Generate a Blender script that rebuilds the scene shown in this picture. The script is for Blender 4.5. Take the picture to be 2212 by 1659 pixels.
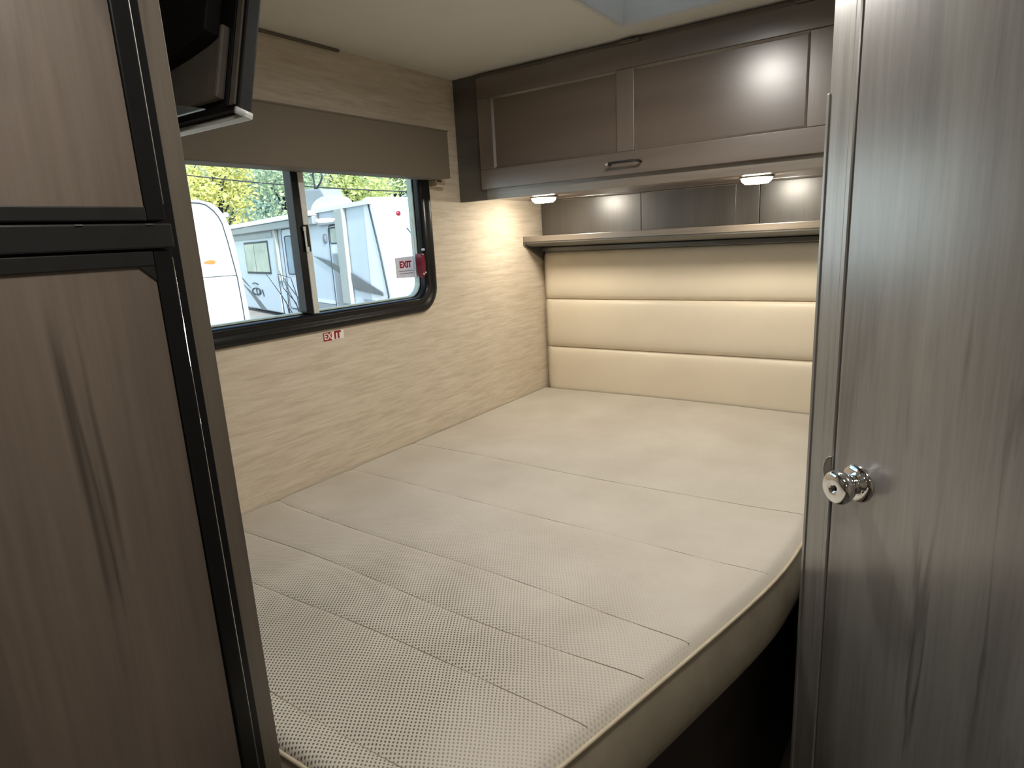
import bpy, bmesh, math, random
from mathutils import Vector, Matrix

for o in list(bpy.data.objects):
    bpy.data.objects.remove(o)
SC = bpy.context.scene
COL = SC.collection
random.seed(7)

# ------------------------------------------------------------------ camera
YAW, PITCH, ROLL, FPX = math.radians(-34.912), math.radians(-12.970), math.radians(-3.092), 1363.24
cy, sy, cp, sp = math.cos(YAW), math.sin(YAW), math.cos(PITCH), math.sin(PITCH)
fwd = Vector((sy * cp, cy * cp, sp))
rgt = Vector((cy, -sy, 0))
upv = rgt.cross(fwd)
r2 = rgt * math.cos(ROLL) + upv * math.sin(ROLL)
u2 = -rgt * math.sin(ROLL) + upv * math.cos(ROLL)
cam_d = bpy.data.cameras.new('camera')
cam_d.sensor_width = 36
cam_d.lens = FPX / 2212 * 36
cam_d.clip_start = 0.02
cam_d.clip_end = 400
cam = bpy.data.objects.new('camera', cam_d)
COL.objects.link(cam)
cam.matrix_world = Matrix(((r2.x, u2.x, -fwd.x, 0), (r2.y, u2.y, -fwd.y, 0), (r2.z, u2.z, -fwd.z, 1.40), (0, 0, 0, 1)))
SC.camera = cam

# ------------------------------------------------------------------ sky, sun, exposure
SKY, SUN, PUCK, DOME, AFT = 0.30, 2.6, 68.0, 170.0, 28.0
w = bpy.data.worlds.new('sky')
SC.world = w
w.use_nodes = True
wn = w.node_tree
wn.nodes.clear()
sky = wn.nodes.new('ShaderNodeTexSky')
sky.sky_type = 'NISHITA'
sky.sun_disc = False
sky.sun_elevation = math.radians(34)
sky.sun_rotation = math.radians(120)
sky.air_density = 1.0
sky.dust_density = 3.0
sky.ozone_density = 1.0
bg = wn.nodes.new('ShaderNodeBackground')
bg.inputs[1].default_value = SKY
wo = wn.nodes.new('ShaderNodeOutputWorld')
wn.links.new(sky.outputs[0], bg.inputs[0])
wn.links.new(bg.outputs[0], wo.inputs[0])
sd = bpy.data.lights.new('sun', 'SUN')
sd.energy = SUN
sd.angle = math.radians(3)
sd.color = (0.92, 0.97, 1.0)
so = bpy.data.objects.new('sun', sd)
COL.objects.link(so)
so.rotation_euler = Vector((-0.80, 0.45, -0.62)).to_track_quat('-Z', 'Y').to_euler()
vs = SC.view_settings
vs.view_transform = 'Standard'
vs.look = 'None'
vs.exposure = 0.75
vs.gamma = 1.0
vs.use_curve_mapping = False

# ------------------------------------------------------------------ helpers
def lin(r, g, b):
    f = lambda c: (c / 255 / 12.92) if c / 255 <= 0.04045 else ((c / 255 + 0.055) / 1.055) ** 2.4
    return (f(r), f(g), f(b), 1.0)

class NT:
    def __init__(self, name):
        self.m = bpy.data.materials.new(name)
        self.m.use_nodes = True
        self.t = self.m.node_tree
        self.t.nodes.clear()
        self.out = self.n('ShaderNodeOutputMaterial')
    def n(self, k, **kw):
        x = self.t.nodes.new(k)
        for a, v in kw.items():
            setattr(x, a, v)
        return x
    def l(self, a, b):
        self.t.links.new(a, b)
    def bsdf(self, **kw):
        p = self.n('ShaderNodeBsdfPrincipled')
        for k, v in kw.items():
            p.inputs[k.replace('_', ' ')].default_value = v
        self.l(p.outputs[0], self.out.inputs[0])
        self.p = p
        return p
    def coord(self, scale=(1, 1, 1), rot=(0, 0, 0), out='Object'):
        tc = self.n('ShaderNodeTexCoord')
        mp = self.n('ShaderNodeMapping')
        mp.inputs['Scale'].default_value = scale
        mp.inputs['Rotation'].default_value = rot
        self.l(tc.outputs[out], mp.inputs[0])
        return mp.outputs[0]
    def noise(self, vec, scale, detail=4, rough=0.55, dist=0.0):
        x = self.n('ShaderNodeTexNoise')
        x.inputs['Scale'].default_value = scale
        x.inputs['Detail'].default_value = detail
        x.inputs['Roughness'].default_value = rough
        x.inputs['Distortion'].default_value = dist
        self.l(vec, x.inputs['Vector'])
        return x.outputs['Fac']
    def ramp(self, fac, stops):
        r = self.n('ShaderNodeValToRGB')
        e = r.color_ramp.elements
        while len(e) < len(stops):
            e.new(0.5)
        for i, (p, c) in enumerate(stops):
            e[i].position = p
            e[i].color = c if len(c) == 4 else (*c, 1)
        self.l(fac, r.inputs[0])
        return r.outputs[0]
    def mix(self, fac, a, b, mode='MIX'):
        x = self.n('ShaderNodeMix', data_type='RGBA', blend_type=mode)
        for s, v in ((0, fac), (6, a), (7, b)):
            if hasattr(v, 'links') or hasattr(v, 'is_linked'):
                self.l(v, x.inputs[s])
            else:
                x.inputs[s].default_value = v
        return x.outputs[2]
    def math(self, op, a, b=None, c=None, clamp=False):
        x = self.n('ShaderNodeMath', operation=op, use_clamp=clamp)
        for i, v in enumerate((a, b, c)):
            if v is None:
                continue
            if isinstance(v, (int, float)):
                x.inputs[i].default_value = v
            else:
                self.l(v, x.inputs[i])
        return x.outputs[0]
    def bump(self, h, strength=0.2, dist=0.01):
        b = self.n('ShaderNodeBump')
        b.inputs['Strength'].default_value = strength
        b.inputs['Distance'].default_value = dist
        self.l(h, b.inputs['Height'])
        self.l(b.outputs[0], self.p.inputs['Normal'])

def plain(name, col, rough=0.5, metal=0.0, var=0.06, scale=30, bump=0.0, **kw):
    m = NT(name)
    m.bsdf(Roughness=rough, Metallic=metal, **kw)
    v = m.noise(m.coord(), scale, 3)
    lo = tuple(c * (1 - var) for c in col[:3])
    hi = tuple(min(1, c * (1 + var)) for c in col[:3])
    m.l(m.ramp(v, [(0.3, lo), (0.7, hi)]), m.p.inputs['Base Color'])
    if bump:
        m.bump(v, bump, 0.002)
    return m.m

def laminate(name, light, mid, dark, rough=0.34, axis='z', streak=1.0, spec=0.9, grain=0.75, coat=0.0):
    """grey-brown printed wood: long soft bands, thin dark streaks, fine grain"""
    m = NT(name)
    m.bsdf(Roughness=rough)
    m.p.inputs['Specular IOR Level'].default_value = spec
    s = {'z': (1, 1, 0.07), 'x': (0.07, 1, 1), 'y': (1, 0.07, 1)}[axis]
    v1 = m.coord(s)
    bands = m.noise(v1, 7.5, 3, 0.5, 0.4)
    s2 = {'z': (1, 1, 0.035), 'x': (0.035, 1, 1), 'y': (1, 0.035, 1)}[axis]
    v2 = m.coord(s2)
    fine = m.noise(v2, 150, 5, 0.7)
    s3 = {'z': (1, 1, 0.055), 'x': (0.055, 1, 1), 'y': (1, 0.055, 1)}[axis]
    v3 = m.coord(s3)
    str_ = m.noise(v3, 11, 4, 0.5, 0.5)
    base = m.ramp(bands, [(0.32, dark), (0.5, mid), (0.68, light)])
    line = m.ramp(m.math('ABSOLUTE', m.math('SUBTRACT', str_, 0.5)), [(0.0, (1, 1, 1)), (0.026, (0, 0, 0))])
    gate = m.ramp(m.noise(m.coord(), 3.2, 2), [(0.42, (0, 0, 0)), (0.56, (1, 1, 1))])
    lf = m.mix(1.0, line, gate, 'MULTIPLY')
    dk = tuple(c * 0.62 for c in dark[:3]) + (1,)
    lfac = m.math('MULTIPLY', lf, 0.55 * streak)
    c2 = m.mix(lfac, base, dk)
    fg = m.ramp(fine, [(0.35, (0.82, 0.82, 0.82)), (0.65, (1.1, 1.1, 1.1))])
    c3 = m.mix(grain, c2, fg, 'MULTIPLY')
    m.l(c3, m.p.inputs['Base Color'])
    m.l(m.math('ADD', m.math('MULTIPLY', fine, 0.12 * grain), rough - 0.06 * grain), m.p.inputs['Roughness'])
    m.bump(fine, 0.06 * grain, 0.001)
    m.p.inputs['Coat Weight'].default_value = coat
    m.p.inputs['Coat Roughness'].default_value = 0.25
    m.p.inputs['Coat IOR'].default_value = 1.9
    return m.m

def add_obj(name, me, mat=None, parent=None, smooth=False):
    o = bpy.data.objects.new(name, me)
    COL.objects.link(o)
    if mat is not None:
        me.materials.append(mat)
    if parent is not None:
        o.parent = parent
    if smooth:
        for p in me.polygons:
            p.use_smooth = True
    return o

def from_bm(name, bm, mat=None, parent=None, smooth=False):
    bmesh.ops.recalc_face_normals(bm, faces=bm.faces)
    me = bpy.data.meshes.new(name)
    bm.to_mesh(me)
    bm.free()
    return add_obj(name, me, mat, parent, smooth)

def bm_box(bm, b, bev=0.0, seg=2):
    x0, x1, y0, y1, z0, z1 = b
    vs_ = [bm.verts.new(p) for p in ((x0, y0, z0), (x1, y0, z0), (x1, y1, z0), (x0, y1, z0), (x0, y0, z1), (x1, y0, z1), (x1, y1, z1), (x0, y1, z1))]
    fs = [bm.faces.new([vs_[i] for i in f]) for f in ((3, 2, 1, 0), (4, 5, 6, 7), (0, 1, 5, 4), (1, 2, 6, 5), (2, 3, 7, 6), (3, 0, 4, 7))]
    if bev:
        es = {e for f in fs for e in f.edges}
        bmesh.ops.bevel(bm, geom=list(es), offset=bev, segments=seg, profile=0.6, affect='EDGES')

def box(name, b, mat, parent=None, bev=0.0, seg=2):
    bm = bmesh.new()
    bm_box(bm, b, bev, seg)
    return from_bm(name, bm, mat, parent)

def boxes(name, bs, mat, parent=None, bev=0.0):
    bm = bmesh.new()
    for b in bs:
        bm_box(bm, b, bev)
    return from_bm(name, bm, mat, parent)

def prism(name, pts, h, mat, parent=None, axis='y', bev=0.0):
    """pts: closed outline; axis = extrusion axis; h = (a, b)"""
    mp = {'y': lambda p, t: (p[0], t, p[1]), 'x': lambda p, t: (t, p[0], p[1]), 'z': lambda p, t: (p[0], p[1], t)}[axis]
    bm = bmesh.new()
    lo = [bm.verts.new(mp(p, h[0])) for p in pts]
    hi = [bm.verts.new(mp(p, h[1])) for p in pts]
    n = len(pts)
    bm.faces.new(lo)
    bm.faces.new(hi)
    for i in range(n):
        bm.faces.new((lo[i], lo[(i + 1) % n], hi[(i + 1) % n], hi[i]))
    bmesh.ops.recalc_face_normals(bm, faces=bm.faces)
    if bev:
        bmesh.ops.bevel(bm, geom=list(bm.edges), offset=bev, segments=2, profile=0.6, affect='EDGES')
    return from_bm(name, bm, mat, parent)

def bridge(bm, loops, closed=True, cap0=False, cap1=False):
    rows = [[bm.verts.new(p) for p in lp] for lp in loops]
    n = len(rows[0])
    for a, b in zip(rows, rows[1:]):
        for i in range(n if closed else n - 1):
            j = (i + 1) % n
            bm.faces.new((a[i], a[j], b[j], b[i]))
    if cap0:
        bm.faces.new(list(reversed(rows[0])))
    if cap1:
        bm.faces.new(rows[-1])
    return rows

def lathe(name, prof, mat, parent=None, seg=32, axis='z', origin=(0, 0, 0)):
    """prof: list of (radius, height)"""
    bm = bmesh.new()
    loops = []
    for r, h in prof:
        lp = []
        for i in range(seg):
            a = 2 * math.pi * i / seg
            c, s = max(r, 1e-5) * math.cos(a), max(r, 1e-5) * math.sin(a)
            p = {'z': (c, s, h), 'y': (c, h, s), 'x': (h, c, s)}[axis]
            lp.append((p[0] + origin[0], p[1] + origin[1], p[2] + origin[2]))
        loops.append(lp)
    bridge(bm, loops, True, True, True)
    o = from_bm(name, bm, mat, parent, True)
    return o

def bm_tube(bm, pts, r, seg=8, closed=False, r1=None):
    pts = [Vector(p) for p in pts]
    n = len(pts)
    loops = []
    prev = None
    for i, p in enumerate(pts):
        if closed:
            d = pts[(i + 1) % n] - pts[i - 1]
        else:
            d = pts[min(i + 1, n - 1)] - pts[max(i - 1, 0)]
        d.normalize()
        ref = Vector((0, 0, 1)) if abs(d.z) < 0.9 else Vector((1, 0, 0))
        if prev is not None:
            a = (prev - d * prev.dot(d))
            a = a.normalized() if a.length > 1e-6 else d.cross(ref).normalized()
        else:
            a = d.cross(ref).normalized()
        prev = a
        b = d.cross(a)
        rr = r if r1 is None else r + (r1 - r) * i / max(1, n - 1)
        loops.append([tuple(p + a * (rr * math.cos(2 * math.pi * k / seg)) + b * (rr * math.sin(2 * math.pi * k / seg))) for k in range(seg)])
    if closed:
        loops.append(loops[0])
        rows = bridge(bm, loops, True)
        bmesh.ops.remove_doubles(bm, verts=rows[0] + rows[-1], dist=1e-6)
    else:
        bridge(bm, loops, True, True, True)

def tube(name, pts, r, mat, parent=None, seg=8, closed=False, r1=None):
    bm = bmesh.new()
    bm_tube(bm, pts, r, seg, closed, r1)
    return from_bm(name, bm, mat, parent, True)

def thing(name, label=None, cat=None, loc=(0, 0, 0), rz=0.0, group=None, kind=None):
    o = bpy.data.objects.new(name, None)
    COL.objects.link(o)
    o.empty_display_size = 0.05
    o.location = loc
    o.rotation_euler = (0, 0, rz)
    return tag(o, label, cat, group, kind)

def tag(o, label=None, cat=None, group=None, kind=None):
    if label:
        o['label'] = label
    if cat:
        o['category'] = cat
    if group:
        o['group'] = group
    if kind:
        o['kind'] = kind
    return o

def rrect(y0, y1, z0, z1, r, n=8):
    """rounded rectangle outline in two coordinates"""
    out = []
    for cx, cz, a0 in ((y1 - r, z0 + r, -90), (y1 - r, z1 - r, 0), (y0 + r, z1 - r, 90), (y0 + r, z0 + r, 180)):
        for i in range(n + 1):
            a = math.radians(a0 + 90 * i / n)
            out.append((cx + r * math.cos(a), cz + r * math.sin(a)))
    return out

def text_mesh(name, s, size, mat, parent, fn, depth=0.0003, bold=0.0, sx=1.0):
    cu = bpy.data.curves.new(name, 'FONT')
    cu.body = s
    cu.size = size
    cu.offset = bold
    cu.align_x = 'CENTER'
    cu.align_y = 'CENTER'
    cu.extrude = depth
    tmp = bpy.data.objects.new(name, cu)
    COL.objects.link(tmp)
    dg = bpy.context.evaluated_depsgraph_get()
    dg.update()
    me = bpy.data.meshes.new_from_object(tmp.evaluated_get(dg))
    bpy.data.objects.remove(tmp)
    bpy.data.curves.remove(cu)
    me.materials.clear()
    for v in me.vertices:
        v.co = fn(v.co.x * sx, v.co.y, v.co.z)
    return add_obj(name, me, mat, parent)

# ------------------------------------------------------------------ materials
def wallpaper():
    m = NT('beige stria wallpaper')
    m.bsdf(Roughness=0.7)
    a = m.noise(m.coord((1, 0.10, 1.0)), 85, 4, 0.6, 0.4)
    b = m.noise(m.coord((1, 0.05, 1.0)), 130, 3, 0.6)
    c = m.noise(m.coord(), 3.0, 2)
    d = m.noise(m.coord((1, 0.13, 1.0)), 40, 3, 0.55, 1.0)
    col = m.ramp(a, [(0.3, lin(196, 182, 160)), (0.5, lin(210, 197, 176)), (0.7, lin(219, 207, 188))])
    ln = m.ramp(m.math('ABSOLUTE', m.math('SUBTRACT', d, 0.5)), [(0.0, (0.78, 0.76, 0.72)), (0.012, (1, 1, 1))])
    col = m.mix(0.35, col, ln, 'MULTIPLY')
    col = m.mix(0.25, col, m.ramp(b, [(0.3, (0.75, 0.74, 0.72)), (0.6, (1, 1, 1))]), 'MULTIPLY')
    col = m.mix(0.15, col, m.ramp(c, [(0.35, (0.85, 0.8, 0.75)), (0.65, (1, 1, 1))]), 'MULTIPLY')
    m.l(col, m.p.inputs['Base Color'])
    m.bump(m.math('ADD', a, b), 0.25, 0.002)
    return m.m

def mattress_cloth():
    """spacer-knit ticking: a pebbled field and, towards the foot, an open ribbed mesh of dark eyelets"""
    m = NT('beige knitted mattress ticking')
    m.bsdf(Roughness=0.85)
    m.p.inputs['Sheen Weight'].default_value = 0.15
    v = m.coord()
    peb = m.noise(v, 420, 3, 0.6)
    blot = m.noise(v, 5, 3)
    col = m.ramp(blot, [(0.3, lin(183, 175, 161)), (0.7, lin(197, 190, 177))])
    fleck = m.ramp(m.noise(v, 260, 3, 0.7), [(0.26, (0.62, 0.57, 0.5)), (0.42, (1, 1, 1))])
    col = m.mix(0.35, col, fleck, 'MULTIPLY')
    # ribs and eyelets
    sep = m.n('ShaderNodeSeparateXYZ')
    wob = m.n('ShaderNodeMixRGB')
    m.l(v, sep.inputs[0])
    w1 = m.math('MULTIPLY', m.math('SUBTRACT', m.noise(v, 9, 2), 0.5), 0.012)
    ux = m.math('ADD', m.math('ADD', sep.outputs[0], m.math('MULTIPLY', sep.outputs[1], 0.62)), w1)
    uy = m.math('ADD', m.math('SUBTRACT', sep.outputs[1], m.math('MULTIPLY', sep.outputs[0], 0.45)), w1)
    k = 2 * math.pi / 0.0068
    rx = m.math('MULTIPLY_ADD', m.math('SINE', m.math('MULTIPLY', ux, k)), 0.5, 0.5)
    ry = m.math('MULTIPLY_ADD', m.math('SINE', m.math('MULTIPLY', uy, k)), 0.5, 0.5)
    eye = m.math('MULTIPLY', rx, m.math('MULTIPLY_ADD', ry, 0.75, 0.25))
    dark = m.ramp(eye, [(0.36, (0, 0, 0)), (0.66, (1, 1, 1))])
    # where the open mesh shows: towards the foot of the bed, ragged border
    dist = m.n('ShaderNodeVectorMath', operation='DISTANCE')
    mp = m.n('ShaderNodeMapping')
    mp.inputs['Scale'].default_value = (0.95, 1.0, 0.0)
    m.l(v, mp.inputs[0])
    m.l(mp.outputs[0], dist.inputs[0])
    dist.inputs[1].default_value = (-0.80 * 0.95, 0.56, 0)
    dd = m.math('ADD', dist.outputs['Value'], m.math('MULTIPLY', m.math('SUBTRACT', m.noise(v, 5, 3), 0.5), 0.22))
    zone = m.ramp(dd, [(0.22, (1, 1, 1)), (0.38, (0.38, 0.38, 0.38)), (0.66, (0, 0, 0))])
    f = m.math('MULTIPLY', dark, m.math('MULTIPLY', zone, 0.9))
    col = m.mix(f, col, lin(62, 56, 52))
    m.l(col, m.p.inputs['Base Color'])
    h = m.math('SUBTRACT', m.math('MULTIPLY', peb, 0.5), m.math('MULTIPLY', eye, m.math('MULTIPLY', zone, 0.8)))
    m.bump(h, 0.5, 0.002)
    return m.m

def suede(name, c0, c1, rough=0.8):
    m = NT(name)
    m.bsdf(Roughness=rough)
    v = m.coord()
    a = m.noise(v, 9, 5, 0.65)
    b = m.noise(v, 380, 2)
    m.l(m.ramp(a, [(0.3, c0), (0.7, c1)]), m.p.inputs['Base Color'])
    m.bump(b, 0.2, 0.001)
    return m.m

def glass_mat():
    """thin pane: clear with a Fresnel sheen"""
    m = NT('clear window pane')
    tr = m.n('ShaderNodeBsdfTransparent')
    tr.inputs[0].default_value = (0.93, 0.97, 0.96, 1)
    gl = m.n('ShaderNodeBsdfGlossy')
    gl.inputs['Roughness'].default_value = 0.01
    lw = m.n('ShaderNodeLayerWeight')
    lw.inputs[0].default_value = 0.5
    fr = m.math('MULTIPLY_ADD', m.math('POWER', lw.outputs['Facing'], 5.0), 0.6, 0.025)
    mx = m.n('ShaderNodeMixShader')
    m.l(fr, mx.inputs[0])
    m.l(tr.outputs[0], mx.inputs[1])
    m.l(gl.outputs[0], mx.inputs[2])
    m.l(mx.outputs[0], m.out.inputs[0])
    return m.m

def lid_mat():
    m = NT('milky vent lid')
    tr = m.n('ShaderNodeBsdfTranslucent')
    tr.inputs[0].default_value = (0.55, 0.57, 0.57, 1)
    df = m.n('ShaderNodeBsdfDiffuse')
    nz = m.noise(m.coord(), 12, 2)
    m.l(m.ramp(nz, [(0.3, (0.7, 0.72, 0.74)), (0.7, (0.8, 0.82, 0.84))]), df.inputs[0])
    mx = m.n('ShaderNodeMixShader')
    mx.inputs[0].default_value = 0.2
    m.l(tr.outputs[0], mx.inputs[1])
    m.l(df.outputs[0], mx.inputs[2])
    m.l(mx.outputs[0], m.out.inputs[0])
    return m.m

def emit(name, col, s):
    m = NT(name)
    e = m.n('ShaderNodeEmission')
    e.inputs[0].default_value = (*col, 1)
    e.inputs[1].default_value = s
    m.l(e.outputs[0], m.out.inputs[0])
    return m.m

M = {}
M['wall'] = wallpaper()
M['ceil'] = plain('ceiling vinyl', lin(222, 220, 212), 0.6, var=0.02, scale=8)
M['lam'] = laminate('taupe grain laminate', lin(142, 139, 134), lin(125, 122, 117), lin(106, 103, 98), 0.30, 'z', spec=1.0, coat=1.0)
M['lamdoor'] = laminate('taupe grain door laminate', lin(140, 137, 132), lin(122, 119, 115), lin(98, 95, 91), 0.30, 'z', 1.2, spec=1.0, coat=1.0)
M['lamr'] = laminate('taupe brown surround laminate', lin(106, 97, 84), lin(93, 85, 74), lin(78, 71, 62), 0.38, 'z')
M['cabx'] = laminate('brown cabinet grain along', lin(122, 108, 97), lin(110, 97, 86), lin(96, 84, 75), 0.30, 'x', 0.4, grain=0.3, coat=0.5)
M['cabz'] = laminate('brown cabinet grain upright', lin(122, 108, 97), lin(110, 97, 86), lin(96, 84, 75), 0.30, 'z', 0.4, grain=0.3, coat=0.5)
M['cabp'] = laminate('brown cabinet panel grain', lin(110, 97, 87), lin(103, 90, 80), lin(97, 84, 74), 0.27, 'x', 0.05, grain=0.10)
M['backp'] = laminate('dark glossy back panel grain', lin(92, 85, 78), lin(80, 73, 67), lin(68, 62, 57), 0.36, 'z', 0.4, coat=0.2)
M['shelf'] = laminate('shelf grain', lin(136, 125, 112), lin(122, 111, 99), lin(106, 95, 85), 0.33, 'x', 0.5, coat=0.4)
M['shelfdark'] = laminate('shelf moulding grain', lin(98, 96, 90), lin(84, 82, 77), lin(70, 68, 64), 0.33, 'x', 0.5)
M['insert'] = laminate('refrigerator insert grain', lin(108, 96, 85), lin(97, 86, 76), lin(82, 73, 65), 0.42, 'z', 1.6)  # taupe laminate darkened: shade on the refrigerator front is in the colour
M['black'] = plain('satin black plastic', lin(30, 30, 30), 0.35, var=0.15, scale=60, bump=0.05)
M['blackgl'] = plain('satin black frame', lin(20, 20, 20), 0.3, var=0.1, scale=50, Specular_IOR_Level=0.3)
M['rubber'] = plain('black rubber', lin(12, 12, 13), 0.6, var=0.2)
M['chrome'] = plain('polished chrome', (0.82, 0.83, 0.84), 0.07, 1.0, var=0.03)
M['alu'] = plain('pale satin aluminium', (0.66, 0.67, 0.62), 0.45, 0.1, var=0.05)
M['cloth'] = mattress_cloth()
M['side'] = suede('grey beige mattress side cloth', lin(164, 155, 136), lin(190, 181, 160))
M['piping'] = plain('beige piping cord', lin(190, 178, 154), 0.7)
M['vinyl'] = plain('cream vinyl upholstery', lin(221, 209, 187), 0.42, var=0.03, scale=5, bump=0.0)
M['valance'] = plain('taupe padded valance cloth', lin(108, 99, 85), 0.75, var=0.03, scale=200, bump=0.05)
M['base'] = plain('dark bed base board', lin(50, 43, 38), 0.5, var=0.2, scale=12)
M['floor'] = laminate('dark vinyl plank', lin(86, 76, 68), lin(70, 62, 55), lin(54, 48, 43), 0.5, 'y')
M['white'] = plain('white moulded plastic', lin(214, 218, 218), 0.35, var=0.02)
M['well'] = plain('grey white vent plastic', lin(208, 210, 208), 0.4, var=0.02)
M['stick'] = plain('white sticker', lin(238, 234, 226), 0.5, var=0.02)
_m = NT('translucent white sticker')
_m.bsdf(Roughness=0.5)
_c = _m.ramp(_m.noise(_m.coord(), 30, 2), [(0.3, lin(234, 226, 226)), (0.7, lin(242, 236, 236))])
_m.l(_c, _m.p.inputs['Base Color'])
_t = _m.n('ShaderNodeBsdfTranslucent')
_m.l(_c, _t.inputs[0])
_x = _m.n('ShaderNodeMixShader')
_x.inputs[0].default_value = 0.5
_m.l(_m.p.outputs[0], _x.inputs[1])
_m.l(_t.outputs[0], _x.inputs[2])
_m.l(_x.outputs[0], _m.out.inputs[0])
M['stickt'] = _m.m
M['red'] = plain('crimson ink', lin(150, 12, 34), 0.45, var=0.1)
M['redpl'] = plain('crimson plastic', lin(120, 14, 40), 0.3, var=0.1)
M['ink'] = plain('grey ink', lin(120, 108, 108), 0.6)
M['glass'] = glass_mat()
M['lid'] = lid_mat()
M['gasket'] = plain('pale green window edge', lin(196, 214, 202), 0.4)
M['tvback'] = plain('charcoal television shell', lin(27, 26, 25), 0.55, var=0.12, scale=200, bump=0.05, Specular_IOR_Level=0.15)
M['tvgrey'] = plain('dark grey television shell', lin(96, 91, 83), 0.45, var=0.1, scale=40)
M['tvgloss'] = plain('glossy television bezel', lin(112, 120, 120), 0.15, var=0.05)
M['bracket'] = plain('olive grey bracket', lin(112, 106, 92), 0.45, 0.3, var=0.15)
M['lens'] = emit('warm lamp lens', (1.0, 0.91, 0.76), PUCK)
M['dome'] = emit('ceiling lamp diffuser', (1.0, 0.96, 0.89), DOME)
M['aft'] = emit('aft and fill lamp diffuser', (1.0, 0.94, 0.86), AFT)

WX, HY, CZ = -1.443, 2.36, 1.93          # window wall, headboard wall, ceiling
RX, FY = 0.95, -2.6                      # right wall, wall behind the camera

# ------------------------------------------------------------------ room shell
tag(box('floor', (WX - 0.05, RX + 0.05, FY - 0.05, HY + 0.05, -0.06, 0.0), M['floor']), 'dark wood-look vinyl floor', kind='structure')
VX0, VX1, VY0, VY1 = -0.765, -0.405, 1.335, 1.69
ce = boxes('ceiling', [(WX - 0.05, VX0, FY, HY, CZ, CZ + 0.04), (VX1, RX + 0.05, FY, HY, CZ, CZ + 0.04),
                       (VX0, VX1, FY, VY0, CZ, CZ + 0.04), (VX0, VX1, VY1, HY, CZ, CZ + 0.04)], M['ceil'])
tag(ce, 'off-white vinyl ceiling', kind='structure')
WY0, WY1, WZ0, WZ1 = 0.66, 1.60, 1.205, 1.70     # window opening
wl = boxes('wall_left', [(WX - 0.05, WX, FY, WY0, 0, CZ), (WX - 0.05, WX, WY1, HY, 0, CZ),
                         (WX - 0.05, WX, WY0, WY1, 0, WZ0), (WX - 0.05, WX, WY0, WY1, WZ1, CZ)], M['wall'])
tag(wl, 'beige striated wallpaper wall with the window', kind='structure')
wb = tag(box('wall_back', (WX - 0.05, RX, HY, HY + 0.05, 0, CZ), M['wall']), 'wall behind the headboard', kind='structure')
wr = box('wall_right', (RX, RX + 0.05, FY, HY, 0, CZ), M['wall'])
tag(wr, 'wallpapered wall on the aisle side', kind='structure')
tag(box('wall_front', (WX - 0.05, RX + 0.05, FY - 0.05, FY, 0, CZ), M['wall']), 'wallpapered wall at the far end behind the camera', kind='structure')
# glossy dark cladding of the headboard wall between cabinet and shelf: boards and battens
cb = thing('trim_3', 'dark glossy board cladding between the cabinet and the shelf', loc=(0, 0, 0), kind='structure')
for i, (a, b) in enumerate(((-1.440, -0.995), (-0.993, -0.640), (-0.638, -0.560), (-0.558, -0.190))):
    box('wall_board', (a, b, HY - 0.012 - (0.004 if i == 2 else 0), HY - 0.0005, 1.395, 1.5425), M['backp'], cb, 0.0012)
# trim along the ceiling joint
tag(box('trim_1', (WX + 0.0005, WX + 0.010, -0.3, 1.315, CZ - 0.007, CZ - 0.0005), M['valance'], None, 0.002), 'thin cover strip along the ceiling joint above the window', kind='structure')
# bathroom: side wall by the bed, angled front with door
tag(box('wall_bathroom', (-0.185, -0.155, 1.225, HY - 0.001, 0, CZ - 0.001), M['lam']), 'taupe laminate bathroom wall at the bed side', kind='structure')
AP, AR = (-0.185, 1.2, 0.0), math.radians(-37)
pn = thing('wall_angled', 'angled taupe laminate front wall of the bathroom', loc=AP, rz=AR, kind='structure')
box('wall_panel', (0.66, 1.30, 0.0, 0.03, 0, CZ - 0.001), M['lam'], pn)
box('header', (0.0580, 0.66, 0.004, 0.03, 1.86, CZ - 0.001), M['lam'], pn)
jb = thing('trim_2', 'taupe upright door jamb beside the mattress corner', loc=AP, rz=AR, kind='structure')
prism('jamb_board', [(0, 0.03), (0, 0.003), (0.003, 0.0), (0.0445, 0.0), (0.0455, 0.0015), (0.0465, -0.0015), (0.0490, -0.0030), (0.0555, -0.0030), (0.0575, -0.0012), (0.0575, 0.03)], (0.0, CZ - 0.001), M['lam'], jb, 'z')
box('edge_strip', (-0.0012, 0.0045, -0.0025, 0.010, 0, 1.60), M['lam'], jb, 0.001)

# bathroom door with privacy knob
dr = thing('door_1', 'grey-brown grained bathroom door with a polished chrome knob', loc=AP, rz=AR, kind='structure')
box('door_panel', (0.0612, 0.655, -0.002, 0.024, 0.012, 1.855), M['lamdoor'], dr, 0.0018)
box('door_stop', (0.0578, 0.080, 0.0255, 0.0295, 0.012, 1.86), M['rubber'], dr)
KT, KZ = 0.1105, 0.971
ros = lathe('knob', [(0.0320, -0.0022), (0.0320, -0.0036), (0.0300, -0.0058), (0.022, -0.0082), (0.0165, -0.0100), (0.0125, -0.0125), (0.0115, -0.0160), (0.0130, -0.0190),
              (0.0190, -0.0225), (0.0240, -0.0290), (0.0275, -0.0370), (0.0288, -0.0430), (0.0275, -0.0480), (0.0235, -0.0515), (0.0140, -0.0530), (0.0060, -0.0530), (0.0045, -0.0505), (0.0, -0.0505)],
            M['chrome'], dr, 40, 'y', (KT, 0, KZ))
ros['label'] = 'polished chrome door knob on a round plate'
lathe('keyhole', [(0.0036, -0.0502), (0.0036, -0.0533), (0.0, -0.0533)], M['rubber'], ros, 12, 'y', (KT, 0, KZ))
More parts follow.
